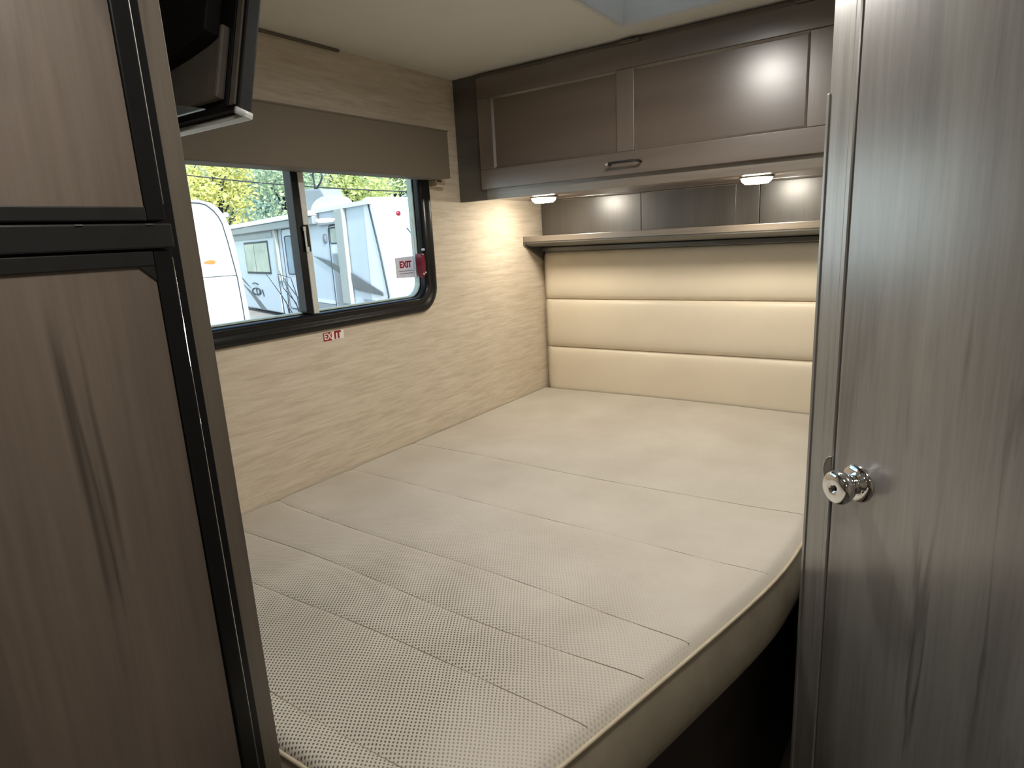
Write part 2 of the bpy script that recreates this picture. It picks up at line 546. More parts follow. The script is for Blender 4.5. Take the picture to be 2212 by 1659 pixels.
lathe('collar', [(0.0130, -0.0150), (0.0165, -0.0158), (0.0165, -0.0185), (0.0130, -0.0192)], M['chrome'], ros, 28, 'y', (KT, 0, KZ))
lathe('plate_screw', [(0.003, -0.0072), (0.003, -0.0092), (0.0, -0.0092)], M['rubber'], ros, 10, 'y', (KT + 0.017, 0, KZ - 0.007))
# strike plate on the jamb, half round
bm = bmesh.new()
lo = []
for i in range(17):
    a = math.radians(90 + 180 * i / 16)
    lo.append((0.0565 + 0.0165 * math.cos(a), KZ + 0.004 + 0.026 * math.sin(a)))
bm.free()
st = prism('strike_plate', lo, (-0.0046, -0.0030), M['tvgrey'], jb, 'y')
st['label'] = 'dark half round strike plate'
tube('strike_rim', [(p[0], -0.0046, p[1]) for p in lo], 0.0007, M['chrome'], jb, 6)

# ------------------------------------------------------------------ window
wd = thing('window_1', 'black framed sliding window with rounded corner', loc=(WX, 1.13, 1.19), kind='structure')
def W(loop, x):
    return [(x - WX, p[0] - 1.13, p[1] - 1.19) for p in loop]
bm = bmesh.new()
O = (0.612, 1.643, 1.176, 1.735)
def ring(d, r):
    return rrect(O[0] + d, O[1] - d, O[2] + d, O[3] - d, r, 10)
bridge(bm, [W(ring(0.0, 0.085), WX + 0.0005), W(ring(0.001, 0.085), WX + 0.008), W(ring(0.006, 0.080), WX + 0.013), W(ring(0.020, 0.070), WX + 0.014), W(ring(0.026, 0.066), WX + 0.009),
            W(ring(0.034, 0.060), WX + 0.009), W(ring(0.040, 0.056), WX + 0.012), W(ring(0.047, 0.052), WX + 0.010), W(ring(0.050, 0.050), WX - 0.004), W(ring(0.052, 0.050), WX - 0.042)])
from_bm('frame', bm, M['blackgl'], wd, True)
# pale inner edge of the glazing channel
bm = bmesh.new()
bridge(bm, [W(ring(0.0525, 0.05), WX - 0.020), W(ring(0.0565, 0.047), WX - 0.020), W(ring(0.0565, 0.047), WX - 0.040), W(ring(0.0525, 0.05), WX - 0.040), W(ring(0.0525, 0.05), WX - 0.020)])
from_bm('glazing_edge', bm, M['gasket'], wd)
def pane(y0, y1, x):
    return box('pane', (x - 0.0015 - WX, x + 0.0015 - WX, y0 - 1.13, y1 - 1.13, 1.222 - 1.19, 1.690 - 1.19), M['glass'], wd)
pane(0.66, 1.128, WX - 0.024)
pane(1.118, 1.590, WX - 0.034)
s0 = box('sash_bar', (-0.030, 0.002, -0.023, -0.002, 0.040, 0.500), M['blackgl'], wd, 0.002)
s1 = box('sash_strip', (-0.020, 0.004, -0.0015, 0.0165, 0.036, 0.500), M['alu'], wd, 0.0015)
lt = box('latch', (0.004, 0.0065, -0.004, 0.012, 0.205, 0.275), M['rubber'], wd, 0.001)
box('latch_tab', (0.0065, 0.010, -0.008, 0.000, 0.258, 0.270), M['alu'], lt, 0.001)
box('latch_tab', (0.0065, 0.010, -0.006, 0.004, 0.203, 0.217), M['alu'], lt, 0.001)
box('latch_bar', (0.0065, 0.009, -0.006, -0.0005, 0.213, 0.262), M['alu'], lt, 0.001)
# red emergency lever on the frame
lv = prism('release_lever', [(0.440, 0.178), (0.453, 0.175), (0.457, 0.150), (0.454, 0.112), (0.446, 0.100), (0.439, 0.112)], (-0.010, 0.016), M['redpl'], wd, 'x', 0.002)
lv['label'] = 'dark crimson release lever'
for z in (0.112, 0.116):
    lathe('lever_screw', [(0.003, 0.0155), (0.003, 0.0180), (0, 0.0180)], M['white'], wd, 10, 'x', (0, 0.443 + (z - 0.112) * 2.2, z))
lathe('lever_pin', [(0.004, 0.008), (0.004, 0.0165), (0, 0.0165)], M['white'], wd, 10, 'x', (0, 0.453, 0.190))
# frame-edge tape
box('edge_tape', (-0.019, -0.016, 0.443, 0.4475, 0.10, 0.29), M['white'], wd)

# stickers
sk = thing('exit_sticker', 'white sticker with red EXIT lettering on the right window pane', 'sticker', (WX - 0.030, 1.541, 1.327))
prism('sheet', [(-0.046, -0.033), (0.041, -0.036), (0.044, 0.034), (-0.047, 0.031)], (-0.0018, -0.0015), M['stickt'], sk, 'x')
text_mesh('lettering', 'EXIT', 0.0285, M['red'], sk, lambda x, y, z: (z - 0.0008, x - 0.001, y + 0.0075), bold=0.0011, sx=0.95)
for q, (z, a, b) in enumerate(((-0.0125, -0.034, 0.036), (-0.0205, -0.031, 0.033))):
    box('text_line', (-0.0015, -0.0009, a, b, z - 0.0009, z + 0.0009), M['ink'], sk)
box('sheet_edge', (-0.0016, -0.0008, -0.0465, -0.0425, -0.032, 0.0305), M['white'], sk)
sk2 = thing('exit_sticker', 'small red EXIT sticker on the wallpaper below the window', 'sticker', (WX, 1.188, 1.156))
box('sheet', (0.0003, 0.0009, -0.0375, 0.0375, -0.0125, 0.0125), M['stick'], sk2)
prism('red_field', [(-0.037, -0.0118), (-0.008, -0.0122), (-0.006, 0.0122), (-0.037, 0.0118)], (0.0009, 0.0012), M['red'], sk2, 'x')
text_mesh('lettering', 'IT', 0.0285, M['red'], sk2, lambda x, y, z: (z + 0.0014, x + 0.0135, y), bold=0.0016, sx=1.0)
text_mesh('pale_lettering', 'EX', 0.0245, M['stick'], sk2, lambda x, y, z: (z + 0.0016, x - 0.0215, y), bold=0.0005, sx=0.9)

# valance over the window
vl = thing('window_valance', 'taupe padded box valance over the top of the window', 'valance', (WX, 1.1, 1.60))
bm = bmesh.new()
bm_box(bm, (0.0005, 0.075, -0.62, 0.575, 0.0, 0.145), 0.004, 2)
from_bm('valance_box', bm, M['valance'], vl)
box('top_edge', (0.060, 0.0765, -0.62, 0.577, 0.1435, 0.1475), M['valance'], vl, 0.001)
box('end_bracket', (0.0005, 0.030, 0.555, 0.600, -0.020, -0.0005), M['wall'], vl, 0.001)
box('bracket_slot', (0.030, 0.0315, 0.558, 0.580, -0.006, -0.0025), M['rubber'], vl)

# ------------------------------------------------------------------ bed
bb = thing('bed_base', 'dark board platform under the mattress', 'bed base', (-0.9, 1.3, 0))
def xr(y):
    t = -0.4017 + 0.237 * (y - 0.404)
    k = 0.018
    a = -0.209
    x = -k * math.log(math.exp(-t / k) + math.exp(-a / k)) if True else t
    return x
def xedge(y):
    x = xr(y)
    if y < 0.464:
        x -= 0.06 * (1 - math.sqrt(max(0, 1 - ((0.464 - y) / 0.06) ** 2)))
    return x
out = [(WX + 0.02, 0.44), (-0.50, 0.44)] + [(xr(y) - 0.05, y) for y in (0.47, 0.7, 0.9, 1.05, 1.2, 1.35, 2.34)] + [(WX + 0.02, 2.34)]
prism('platform', [(x + 0.9, y - 1.3) for x, y in out], (0.0, 0.585), M['base'], bb, 'z')
out2 = [(WX + 0.004, 0.425), (-0.46, 0.425)] + [(xr(y) - 0.02, y) for y in (0.47, 0.7, 0.9, 1.05, 1.2, 1.35, 2.345)] + [(WX + 0.004, 2.345)]
prism('deck_board', [(x + 0.9, y - 1.3) for x, y in out2], (0.5855, 0.6), M['base'], bb, 'z')

mt = thing('mattress', 'beige knitted mattress with stitched seams and one tapered side', 'mattress', (0, 0, 0.6005))
ZT = 0.1495
XL, Y0, Y1 = WX + 0.004, 0.404, 2.318
SEAMS = [(0.467, 0.0), (0.649, 0.0), (0.780, -0.012), (0.930, -0.035), (1.190, -0.02), (1.465, 0.0)]
rows, cols = 330, 72
bm = bmesh.new()
grid = []
RR = 0.020
def height(x, y, xe):
    d = min(x - XL + 0.012, (xe - x) * 0.975, y - Y0)
    d = max(0.0, d)
    z = ZT
    if d < RR:
        z -= RR * (1 - math.sqrt(max(0, 1 - (1 - d / RR) ** 2))) * 0.8
    g = 1e9
    dm = 0.0
    for s, sl in SEAMS:
        ys = s + sl * (x + 1.4) + 0.006 * math.sin(x * 7 + s * 20)
        q = abs(y - ys)
        g = min(g, q)
    fade = min(1.0, max(0.0, (xe - x - 0.05) / 0.12))
    z -= (0.0014 * math.exp(-(g / 0.030) ** 2) + 0.0028 * math.exp(-(g / 0.0055) ** 2)) * (0.35 + 0.65 * fade)
    z += 0.004 * math.sin(x * 4.1 + y * 2.3) * math.sin(y * 3.3 - x) * min(1, d / 0.1)
    return z
for j in range(rows + 1):
    t = j / rows
    y = Y0 + (Y1 - Y0) * t
    if j < 12:
        y = Y0 + (Y1 - Y0) * (12 / rows) * (j / 12) ** 1.8
    xe = xedge(y)
    row = []
    for i in range(cols + 1):
        s = i / cols
        s = s + 0.06 * math.sin(2 * math.pi * s) * -0.5
        x = XL + (xe - XL) * s
        row.append(bm.verts.new((x, y, height(x, y, xe))))
    grid.append(row)
for j in range(rows):
    for i in range(cols):
        bm.faces.new((grid[j][i], grid[j][i + 1], grid[j + 1][i + 1], grid[j + 1][i]))
from_bm('top_panel', bm, M['cloth'], mt, True)
M['thread'] = plain('brown seam thread', lin(140, 129, 112), 0.8)
for s_, sl in SEAMS:
    pts = []
    xe_ = xedge(s_ + sl * 1.0) - 0.012
    for i in range(91):
        x = XL + 0.01 + (xe_ - XL - 0.01) * i / 90
        y = s_ + sl * (x + 1.4) + 0.006 * math.sin(x * 7 + s_ * 20)
        pts.append((x, y, height(x, y, xedge(y)) + 0.0004))
    tube('seam_thread', pts, 0.0005 if s_ == 1.190 else 0.0008, M['thread'], mt, 5)
# outline for side band and piping
loop = [(XL, Y1), (XL, Y0 + 0.0)]
n = 30
loop += [(XL + (xedge(Y0) - XL) * i / n, Y0) for i in range(1, n + 1)]
loop += [(xedge(Y0 + 0.06 * (i / 10) ** 2), Y0 + 0.06 * (i / 10) ** 2) for i in range(1, 11)]
loop += [(xedge(0.464 + (Y1 - 0.464) * i / 60), 0.464 + (Y1 - 0.464) * i / 60) for i in range(1, 61)]
def offs(lp, d):
    res = []
    for i, p in enumerate(lp):
        a = Vector(lp[max(0, i - 1)])
        b = Vector(lp[min(len(lp) - 1, i + 1)])
        t = (b - a).normalized()
        nrm = Vector((t.y, -t.x))
        res.append((p[0] + nrm.x * d if i > 1 else p[0], p[1] + nrm.y * d))
    return res
bm = bmesh.new()
prof = [(-0.012, 0.0), (0.0, 0.004), (0.006, 0.030), (0.009, 0.065), (0.006, 0.105), (0.001, 0.126), (0.000, 0.1335)]
random.seed(3)
loops = []
for d, z in prof:
    lp = offs(loop, d)
    loops.append([(p[0], p[1], z) for p in lp])
bridge(bm, loops, False)
from_bm('side_band', bm, M['side'], mt, True)
tube('piping', [(p[0], p[1], 0.1345) for p in offs(loop[1:], 0.0015)], 0.0032, M['piping'], mt, 8)

# headboard
hb = thing('headboard', 'cream vinyl headboard of three padded horizontal channels', 'headboard', (-0.81, HY, 0.60))
HX0, HX1 = -0.622, 0.620
def channel(z0, z1):
    bm = bmesh.new()
    ny, nz = 60, 22
    g = []
    for j in range(nz + 1):
        v = j / nz
        row = []
        for i in range(ny + 1):
            s = i / ny
            s = 0.5 - 0.5 * math.cos(math.pi * s) if False else s
            x = HX0 + (HX1 - HX0) * s
            e = min(x - HX0, HX1 - x) / 0.05
            ex = math.sqrt(max(0, 1 - (1 - min(1, max(0, e))) ** 2.2))
            ez = (1 - abs(2 * v - 1) ** 3.6)
            ez = max(0, ez) ** 0.55
            th = 0.018 + 0.017 * ez * ex
            row.append(bm.verts.new((x + (0.006 if s == 0 else 0) * (1 - ez), -th - 0.002, z0 + (z1 - z0) * v)))
        g.append(row)
    for j in range(nz):
        for i in range(ny):
            bm.faces.new((g[j][i], g[j][i + 1], g[j + 1][i + 1], g[j + 1][i]))
    bd = [e for e in bm.edges if e.is_boundary]
    r = bmesh.ops.extrude_edge_only(bm, edges=bd)
    for v in [x for x in r['geom'] if isinstance(x, bmesh.types.BMVert)]:
        v.co.y = -0.0015
    return from_bm('padded_channel', bm, M['vinyl'], hb, True)
for z0, z1 in ((0.10, 0.3325), (0.3345, 0.5375), (0.5395, 0.737)):
    channel(z0, z1)
box('backing_board', (HX0 - 0.004, HX1 + 0.004, -0.0015, -0.0003, 0.08, 0.737), M['base'], hb)

# shelf and moulding above the headboard
sh = thing('wall_shelf', 'narrow taupe wood shelf above the cream headboard', 'shelf', (-0.81, HY, 1.336))
box('shelf_board', (-0.6320, 0.618, -0.160, -0.013, 0.046, 0.0685), M['shelf'], sh, 0.002)
prism('under_moulding', [(-0.158, 0.0455), (-0.158, 0.040), (-0.140, 0.030), (-0.100, 0.0245), (-0.013, 0.0245), (-0.013, 0.0455)], (-0.6320, 0.618), M['shelfdark'], sh, 'x')
box('trim_strip', (-0.6200, 0.618, -0.042, -0.002, 0.002, 0.0205), M['shelfdark'], sh, 0.003)
box('shadow_gap', (-0.6200, 0.618, -0.030, -0.002, 0.0205, 0.0245), M['rubber'], sh)
br = prism('bracket', [(-0.160, 0.0455), (-0.160, 0.034), (-0.010, -0.034), (-0.010, 0.0455)], (-0.6325, -0.6235), M['shelfdark'], sh, 'x')
# ------------------------------------------------------------------ overhead cabinet
oc = thing('overhead_cabinet', 'brown overhead cabinet with a two panel lift-up door', 'cabinet', (-0.81, HY, 1.53))
FYC = 1.81 - HY        # front plane, local
def lx(x): return x + 0.81
def lz(z): return z - 1.53
box('body', (lx(WX + 0.001), lx(-0.187), FYC + 0.02, -0.013, lz(1.545), lz(CZ - 0.001)), M['cabx'], oc)
box('face_stile', (lx(WX + 0.001), lx(-1.325), FYC, FYC + 0.0195, lz(1.532), lz(CZ - 0.001)), M['shelfdark'], oc, 0.001)
box('face_rail', (lx(-1.3245), lx(-0.187), FYC, FYC + 0.0195, lz(1.905), lz(CZ - 0.001)), M['cabx'], oc, 0.001)
box('bottom_rail', (lx(-1.3245), lx(-0.187), FYC, FYC + 0.055, lz(1.532), lz(1.570)), M['shelf'], oc, 0.0012)
box('face_stile', (lx(-0.215), lx(-0.187), FYC + 0.0005, FYC + 0.0195, lz(1.571), lz(1.904)), M['cabz'], oc)
box('light_rail', (lx(WX + 0.001), lx(-0.187), -0.105, -0.013, lz(1.5435), lz(1.5448)), M['cabx'], oc)
dz0, dz1, dx0, dx1 = 1.566, 1.912, -1.330, -0.205
cd = thing('door')
cd.parent = oc
D0, D1 = FYC - 0.019, FYC - 0.0005
box('door_rail', (lx(dx0), lx(dx1), D0, D1, lz(dz0), lz(1.6285)), M['cabx'], cd, 0.0018)
box('door_rail', (lx(dx0), lx(dx1), D0, D1, lz(1.849), lz(dz1)), M['cabx'], cd, 0.0018)
for a, b in ((dx0, -1.276), (-0.832, -0.778), (-0.323, dx1)):
    box('door_stile', (lx(a), lx(b), D0, D1, lz(1.629), lz(1.8485)), M['cabz'], cd, 0.0018)
for a, b in ((-1.2755, -0.8325), (-0.7775, -0.3235)):
    box('door_panel', (lx(a), lx(b), D0 + 0.009, D1, lz(1.629), lz(1.8485)), M['cabp'], cd)
    # slanted bead round the recess
    z0_, z1_ = lz(1.629), lz(1.8485)
    bm = bmesh.new()
    bridge(bm, [[(lx(a), D0 + 0.001, z0_), (lx(b), D0 + 0.001, z0_), (lx(b), D0 + 0.001, z1_), (lx(a), D0 + 0.001, z1_)],
                [(lx(a) + 0.006, D0 + 0.0088, z0_ + 0.006), (lx(b) - 0.006, D0 + 0.0088, z0_ + 0.006), (lx(b) - 0.006, D0 + 0.0088, z1_ - 0.006), (lx(a) + 0.006, D0 + 0.0088, z1_ - 0.006)]])
    from_bm('panel_bead', bm, M['cabx'], cd)
# pull handle: bar with two posts over a thin plate
hx0, hx1, hz = lx(-0.853), lx(-0.757), lz(1.596)
h_ = tube('handle', [(hx0, D0 - 0.001, hz), (hx0, D0 - 0.022, hz + 0.001), (hx0 + 0.006, D0 - 0.026, hz + 0.002), (hx1 - 0.006, D0 - 0.026, hz + 0.002), (hx1, D0 - 0.022, hz + 0.001), (hx1, D0 - 0.001, hz)], 0.0034, M['rubber'], cd, 10)
h_['label'] = 'thin black pull handle'
lathe('post_cap', [(0.0046, -0.0285), (0.0046, -0.0245), (0.003, -0.0225)], M['chrome'], cd, 12, 'y', (hx0, D0, hz + 0.001))
for x in (-0.79, -0.33):
    hg = box('hinge', (lx(x) - 0.030, lx(x) + 0.030, D0 - 0.003, D0 + 0.012, lz(1.9125), lz(1.922)), M['cabx'], oc, 0.002)
    tube('hinge_pin', [(lx(x) - 0.028, D0 - 0.003, lz(1.9165)), (lx(x) + 0.028, D0 - 0.003, lz(1.9165))], 0.0022, M['bracket'], hg, 6)

# puck lamps under the cabinet
def puck(x, y, lab):
    p = thing('puck_light', lab, 'lamp', (x, y, 1.5432), group='lamps under the overhead cabinet')
    lathe('rim', [(0.050, 0.0), (0.050, -0.004), (0.046, -0.0065), (0.044, -0.0065), (0.044, 0.0)], M['bracket'], p, 32)
    lathe('lens', [(0.0435, -0.003), (0.0435, -0.0100), (0.041, -0.0150), (0.033, -0.0215), (0.0, -0.0235)], M['lens'], p, 32)
puck(-1.245, 2.05, 'lit warm puck light under the cabinet near the window wall')
puck(-0.500, 2.05, 'lit warm puck light under the cabinet near the bathroom jamb')

# ------------------------------------------------------------------ roof vent
rv = thing('roof_vent', 'square white plastic roof vent well in the ceiling', 'roof vent', ((VX0 + VX1) / 2, (VY0 + VY1) / 2, CZ))
hxv, hyv = (VX1 - VX0) / 2, (VY1 - VY0) / 2
bm = bmesh.new()
def rc(d, z): return [(-hxv + d, -hyv + d, z), (hxv - d, -hyv + d, z), (hxv - d, hyv - d, z), (-hxv + d, hyv - d, z)]
bridge(bm, [rc(-0.006, -0.0008), rc(-0.006, -0.004), rc(0.0, -0.006), rc(0.004, -0.005), rc(0.006, 0.0), rc(0.012, 0.22)])
from_bm('well', bm, M['well'], rv)
box('lid', (-hxv + 0.005, hxv - 0.005, -hyv + 0.005, hyv - 0.005, 0.221, 0.228), M['lid'], rv)

# ceiling lamps (the near one is mirrored in the cabinet door)
def dome(x, y, r, mat, lab):
    p = thing('ceiling_light', lab, 'lamp', (x, y, CZ - 0.0005), group='round ceiling lamps')
    lathe('base_ring', [(r + 0.012, 0), (r + 0.012, -0.008), (r + 0.003, -0.016), (r, -0.016), (r, 0)], M['white'], p, 32)
    lathe('diffuser', [(r - 0.0005, -0.004), (r - 0.0005, -0.0105), (r * 0.7, -0.0115), (0, -0.012)], mat, p, 32)
dome(-0.55, 1.18, 0.055, M['dome'], 'round ceiling lamp over the middle of the bed')
dome(-0.20, 0.22, 0.11, M['aft'], 'unseen fill lamp added on the ceiling beside the refrigerator')  # added fill, brightens the refrigerator front, window wall and bathroom door
dome(0.15, -1.3, 0.11, M['aft'], 'round ceiling lamp over the aisle behind the camera')

# ------------------------------------------------------------------ refrigerator and its surround
rs = thing('refrigerator_cabinet', 'tall taupe laminate end panel beside the refrigerator', 'cabinet', (-1.05, 0.3, 0))
box('end_panel', (WX + 1.051, 0.385, 0.057, 0.079, 0, CZ - 0.001), M['lamr'], rs, 0.0015)
box('edge_band', (0.3855, 0.3900, 0.0565, 0.0795, 0, CZ - 0.001), M['lamr'], rs, 0.001)
box('end_panel', (WX + 1.051, 0.385, -0.60, -0.578, 0, CZ - 0.001), M['lamr'], rs, 0.0015)
box('top_panel', (WX + 1.051, 0.385, -0.577, 0.0565, 1.80, 1.82), M['lamr'], rs)
box('front_panel', (0.365, 0.385, -0.577, 0.0565, 1.8205, CZ - 0.001), M['lamr'], rs)

rf = thing('refrigerator', 'black two-door refrigerator with wood-grain door inserts', 'refrigerator', (-0.66, 0.05, 0.1))
def fz(z): return z - 0.1
box('body', (-0.70, -0.001, -0.318, 0.3055, 0.0, 1.69), M['black'], rf)
box('flange', (0.0, 0.006, -0.318, 0.3055, 0.0, 1.69), M['blackgl'], rf, 0.001)
box('plinth', (-0.68, -0.06, -0.30, 0.30, -0.1, -0.0005), M['rubber'], rf)
YD0, YD1 = -0.30, 0.284        # door edges, local (world -.25 .. .334)
def door(z0, z1, pan, nm):
    d = thing(nm)
    d.parent = rf
    box('door_slab', (0.0065, 0.026, YD0, YD1, fz(z0), fz(z1)), M['black'], d, 0.003)
    pts = pan
    # frame around the insert
    bm = bmesh.new()
    o_ = [(YD0, fz(z0)), (YD1, fz(z0)), (YD1, fz(z1)), (YD0, fz(z1))]
    bmesh.ops.create_cube(bm, size=0.001) if False else None
    bm.free()
    prism('insert', [(p[0] - 0.05, fz(p[1])) for p in pts], (0.0262, 0.0285), M['insert'], d, 'x')
    return d
PR = 0.3155
d1 = door(1.4335, 1.783, [(-0.235, 1.447), (PR, 1.447), (PR, 1.768), (-0.235, 1.768)], 'freezer_door')
d2 = door(0.735, 1.4075, [(-0.235, 0.76), (PR - 0.002, 0.76), (PR, 1.3785), (0.3005, 1.3925), (-0.235, 1.3925)], 'main_door')
# raised black frames
for d, z0, z1, zt0, zt1 in ((d1, 1.4335, 1.783, 1.447, 1.768), (d2, 0.735, 1.4075, 0.76, 1.3925)):
    ym = PR - 0.05
    box('frame_side', (0.0262, 0.0312, ym + 0.0005, YD1 - 0.0005, fz(z0 + 0.001), fz(z1 - 0.001)), M['blackgl'], d, 0.0014)
    box('frame_rail', (0.0262, 0.0312, YD0 + 0.0005, ym, fz(z0 + 0.001), fz(zt0)), M['black'], d, 0.0012)
    box('frame_rail', (0.0262, 0.0312, YD0 + 0.0005, ym, fz(zt1), fz(z1 - 0.001)), M['black'], d, 0.0012)
prism('corner_piece', [(0.2505, fz(1.3925)), (0.2655, fz(1.3785)), (0.2655, fz(1.3925))], (0.0262, 0.0305), M['black'], d2, 'x')
# black band between the doors: the grip rail
gr = box('grip_rail', (0.0065, 0.034, YD0, 0.2865, fz(1.4085), fz(1.4318)), M['black'], rf, 0.0018)
gr['label'] = 'matt black grip rail between the doors'
box('gap_strip', (0.0065, 0.012, YD0, 0.280, fz(1.4319), fz(1.4334)), M['rubber'], rf)
for y in (0.205, 0.265):
    box('rail_clip', (0.034, 0.0352, y - 0.003, y + 0.003, fz(1.4303), fz(1.4315)), M['chrome'], gr)
tube('edge_highlight_strip', [(0.0285, YD1 + 0.0005, fz(0.74)), (0.0285, YD1 + 0.0005, fz(1.400))], 0.0007, M['chrome'], d2, 6)
tube('edge_highlight_strip', [(0.0285, YD1 + 0.0005, fz(1.45)), (0.0285, YD1 + 0.0005, fz(1.78))], 0.0006, M['alu'], d1, 6)
# lower latch with chrome curl
hk = prism('door_catch', [(0.220, fz(0.792)), (0.262, fz(0.808)), (0.279, fz(0.806)), (0.285, fz(0.795)), (0.283, fz(0.775)), (0.235, fz(0.770))], (0.0312, 0.046), M['rubber'], d2, 'x', 0.003)
arc = [(0.0465, 0.262 + 0.022 * math.cos(a), fz(0.786) + 0.021 * math.sin(a)) for a in [math.radians(75 - 115 * i / 12) for i in range(13)]]
tube('catch_rim', arc, 0.0012, M['chrome'], hk, 6)
box('lower_drawer', (0.0065, 0.026, YD0, YD1, 0.02, fz(0.73)), M['black'], rf, 0.003)

# ------------------------------------------------------------------ television on its arm
tv = thing('television', 'flat television seen from the back, tilted down over the bed foot', 'television', (-1.09, 0.565, 1.588))
tv.rotation_euler = (math.radians(-15), 0, math.radians(1.5))
TW = 0.256
box('screen_slab', (-TW, TW, -0.006, 0.016, 0.006, 0.315), M['tvback'], tv, 0.003)
box('side_trim', (TW - 0.016, TW - 0.004, -0.0095, -0.0063, 0.012, 0.310), M['tvgrey'], tv, 0.001)
box('side_trim', (TW - 0.028, TW - 0.021, -0.0085, -0.0063, 0.012, 0.310), M['rubber'], tv, 0.001)
box('lower_shell', (-TW + 0.03, TW - 0.032, -0.020, -0.0063, 0.022, 0.125), M['tvgrey'], tv, 0.004)
pts = [(-TW + 0.03, 0.105)]
for i in range(1, 20):
    s = i / 20
    pts.append((-TW + 0.03 + (2 * TW - 0.064) * s, 0.105 - 0.030 * math.sin(math.pi * s) ** 0.8))
pts += [(TW - 0.034, 0.105), (TW - 0.034, 0.30), (-TW + 0.03, 0.30)]
prism('rear_bulge', pts, (-0.044, -0.0205), M['tvback'], tv, 'y', 0.003)
bz = box('bottom_bezel', (-TW - 0.001, TW + 0.001, 0.004, 0.018, -0.001, 0.0055), M['white'], tv, 0.002)  # white stands in for window light along the lower edge
bz['label'] = 'lower edge coloured white as if lit by the window'
prism('bottom_ledge', [(-TW + 0.02, 0.006), (TW - 0.05, 0.006), (TW - 0.12, 0.0215), (TW - 0.20, 0.026), (-TW + 0.02, 0.026)], (-0.026, -0.0205), M['tvgloss'], tv, 'y', 0.001)  # pale grey paints in reflections on the glossy underside
lathe('corner_cap', [(0.005, -0.007), (0.005, 0.017), (0.0, 0.018)], M['white'], tv, 14, 'y', (TW - 0.003, 0, 0.0045))
am = thing('television_mount', 'grey swivel arm holding the television to the cabinet side', 'mount', (-1.05, 0.3805, 1.68))
box('wall_plate', (-0.05, 0.05, 0.0, 0.006, -0.06, 0.10), M['bracket'], am, 0.001)
tube('arm', [(0, 0.006, 0.02), (0.03, 0.05, 0.02), (0.065, 0.09, 0.018), (0.075, 0.118, 0.016)], 0.012, M['bracket'], am, 10)
cl = prism('clip', [(0.060, -0.002), (0.083, 0.004), (0.103, -0.008), (0.116, -0.029), (0.113, -0.039), (0.100, -0.029), (0.088, -0.014), (0.060, -0.017)], (0.105, 0.113), M['bracket'], am, 'y', 0.001)
prism('clip_inset', [(0.088, -0.006), (0.100, -0.013), (0.110, -0.029), (0.098, -0.022)], (0.1040, 0.1048), M['tvback'], am, 'y')

# ------------------------------------------------------------------ outdoors
GZ = -0.75
gm = plain('grey gravel lot', lin(150, 148, 142), 0.9, var=0.2, scale=3)
gme = bpy.data.meshes.new('ground')
gme.from_pydata([(-120, -60, GZ), (60, -60, GZ), (60, 120, GZ), (-120, 120, GZ)], [], [(0, 1, 2, 3)])
tag(add_obj('ground', gme, gm), 'gravel lot outside', kind='structure')
M['twhite'] = plain('white trailer gelcoat', lin(214, 224, 230), 0.3, var=0.015, scale=2)
M['tpale'] = plain('pale blue grey trailer panel', lin(184, 200, 214), 0.35, var=0.02, scale=2)
M['tgrey'] = plain('grey trailer trim', lin(136, 146, 154), 0.4, var=0.04)
M['tdark'] = plain('dark trailer graphic', lin(92, 100, 108), 0.4, var=0.15, scale=4)
M['tline'] = plain('dark trailer seam', lin(40, 52, 62), 0.5)
M['twin'] = plain('tinted trailer glass', lin(150, 160, 158), 0.06, var=0.12, scale=1.5)
M['twinb'] = plain('blue trailer glass', lin(96, 122, 160), 0.06, var=0.12, scale=1.5)
M['tarm'] = plain('awning arm metal', lin(160, 170, 168), 0.5, var=0.04)
M['orange'] = plain('amber marker lens', lin(214, 108, 52), 0.25, var=0.2, scale=40)
M['bark'] = plain('dark twig bark', lin(36, 40, 48), 0.8, var=0.2)

# long trailer beyond the window; local x = along its side (0 at the nose), y = outwards to us is -y, z up
UX, UY = -0.950, 0.313
ang = math.atan2(UY, UX)
t2 = thing('travel_trailer', 'long white travel trailer with doors, awning and grey swoosh decals', 'trailer', (-11.225, 10.759, GZ), ang)
# with this rotation local +y points (-.313,-.95): towards the window
def tz(z): return z - GZ
prism('body', [(0.45, 0.12), (12.2, 0.12), (12.2, tz(2.40)), (0.15, tz(2.42))], (-2.4, 0.0), M['tpale'], t2, 'y')
cap = prism('front_cap', [(0.44, 0.55), (-0.55, 0.75), (-0.66, tz(0.24)), (-0.42, tz(1.2)), (-0.02, tz(2.42)), (0.14, tz(2.52)), (0.40, tz(2.50))], (-2.5, 0.015), M['twhite'], t2, 'y', 0.03)
tube('cap_seam', [(-0.02 + 0.13, 0.03, tz(2.44)), (-0.29, 0.03, tz(1.2)), (-0.53, 0.03, tz(0.24)), (-0.42, 0.03, 0.76)], 0.022, M['tline'], cap, 6)
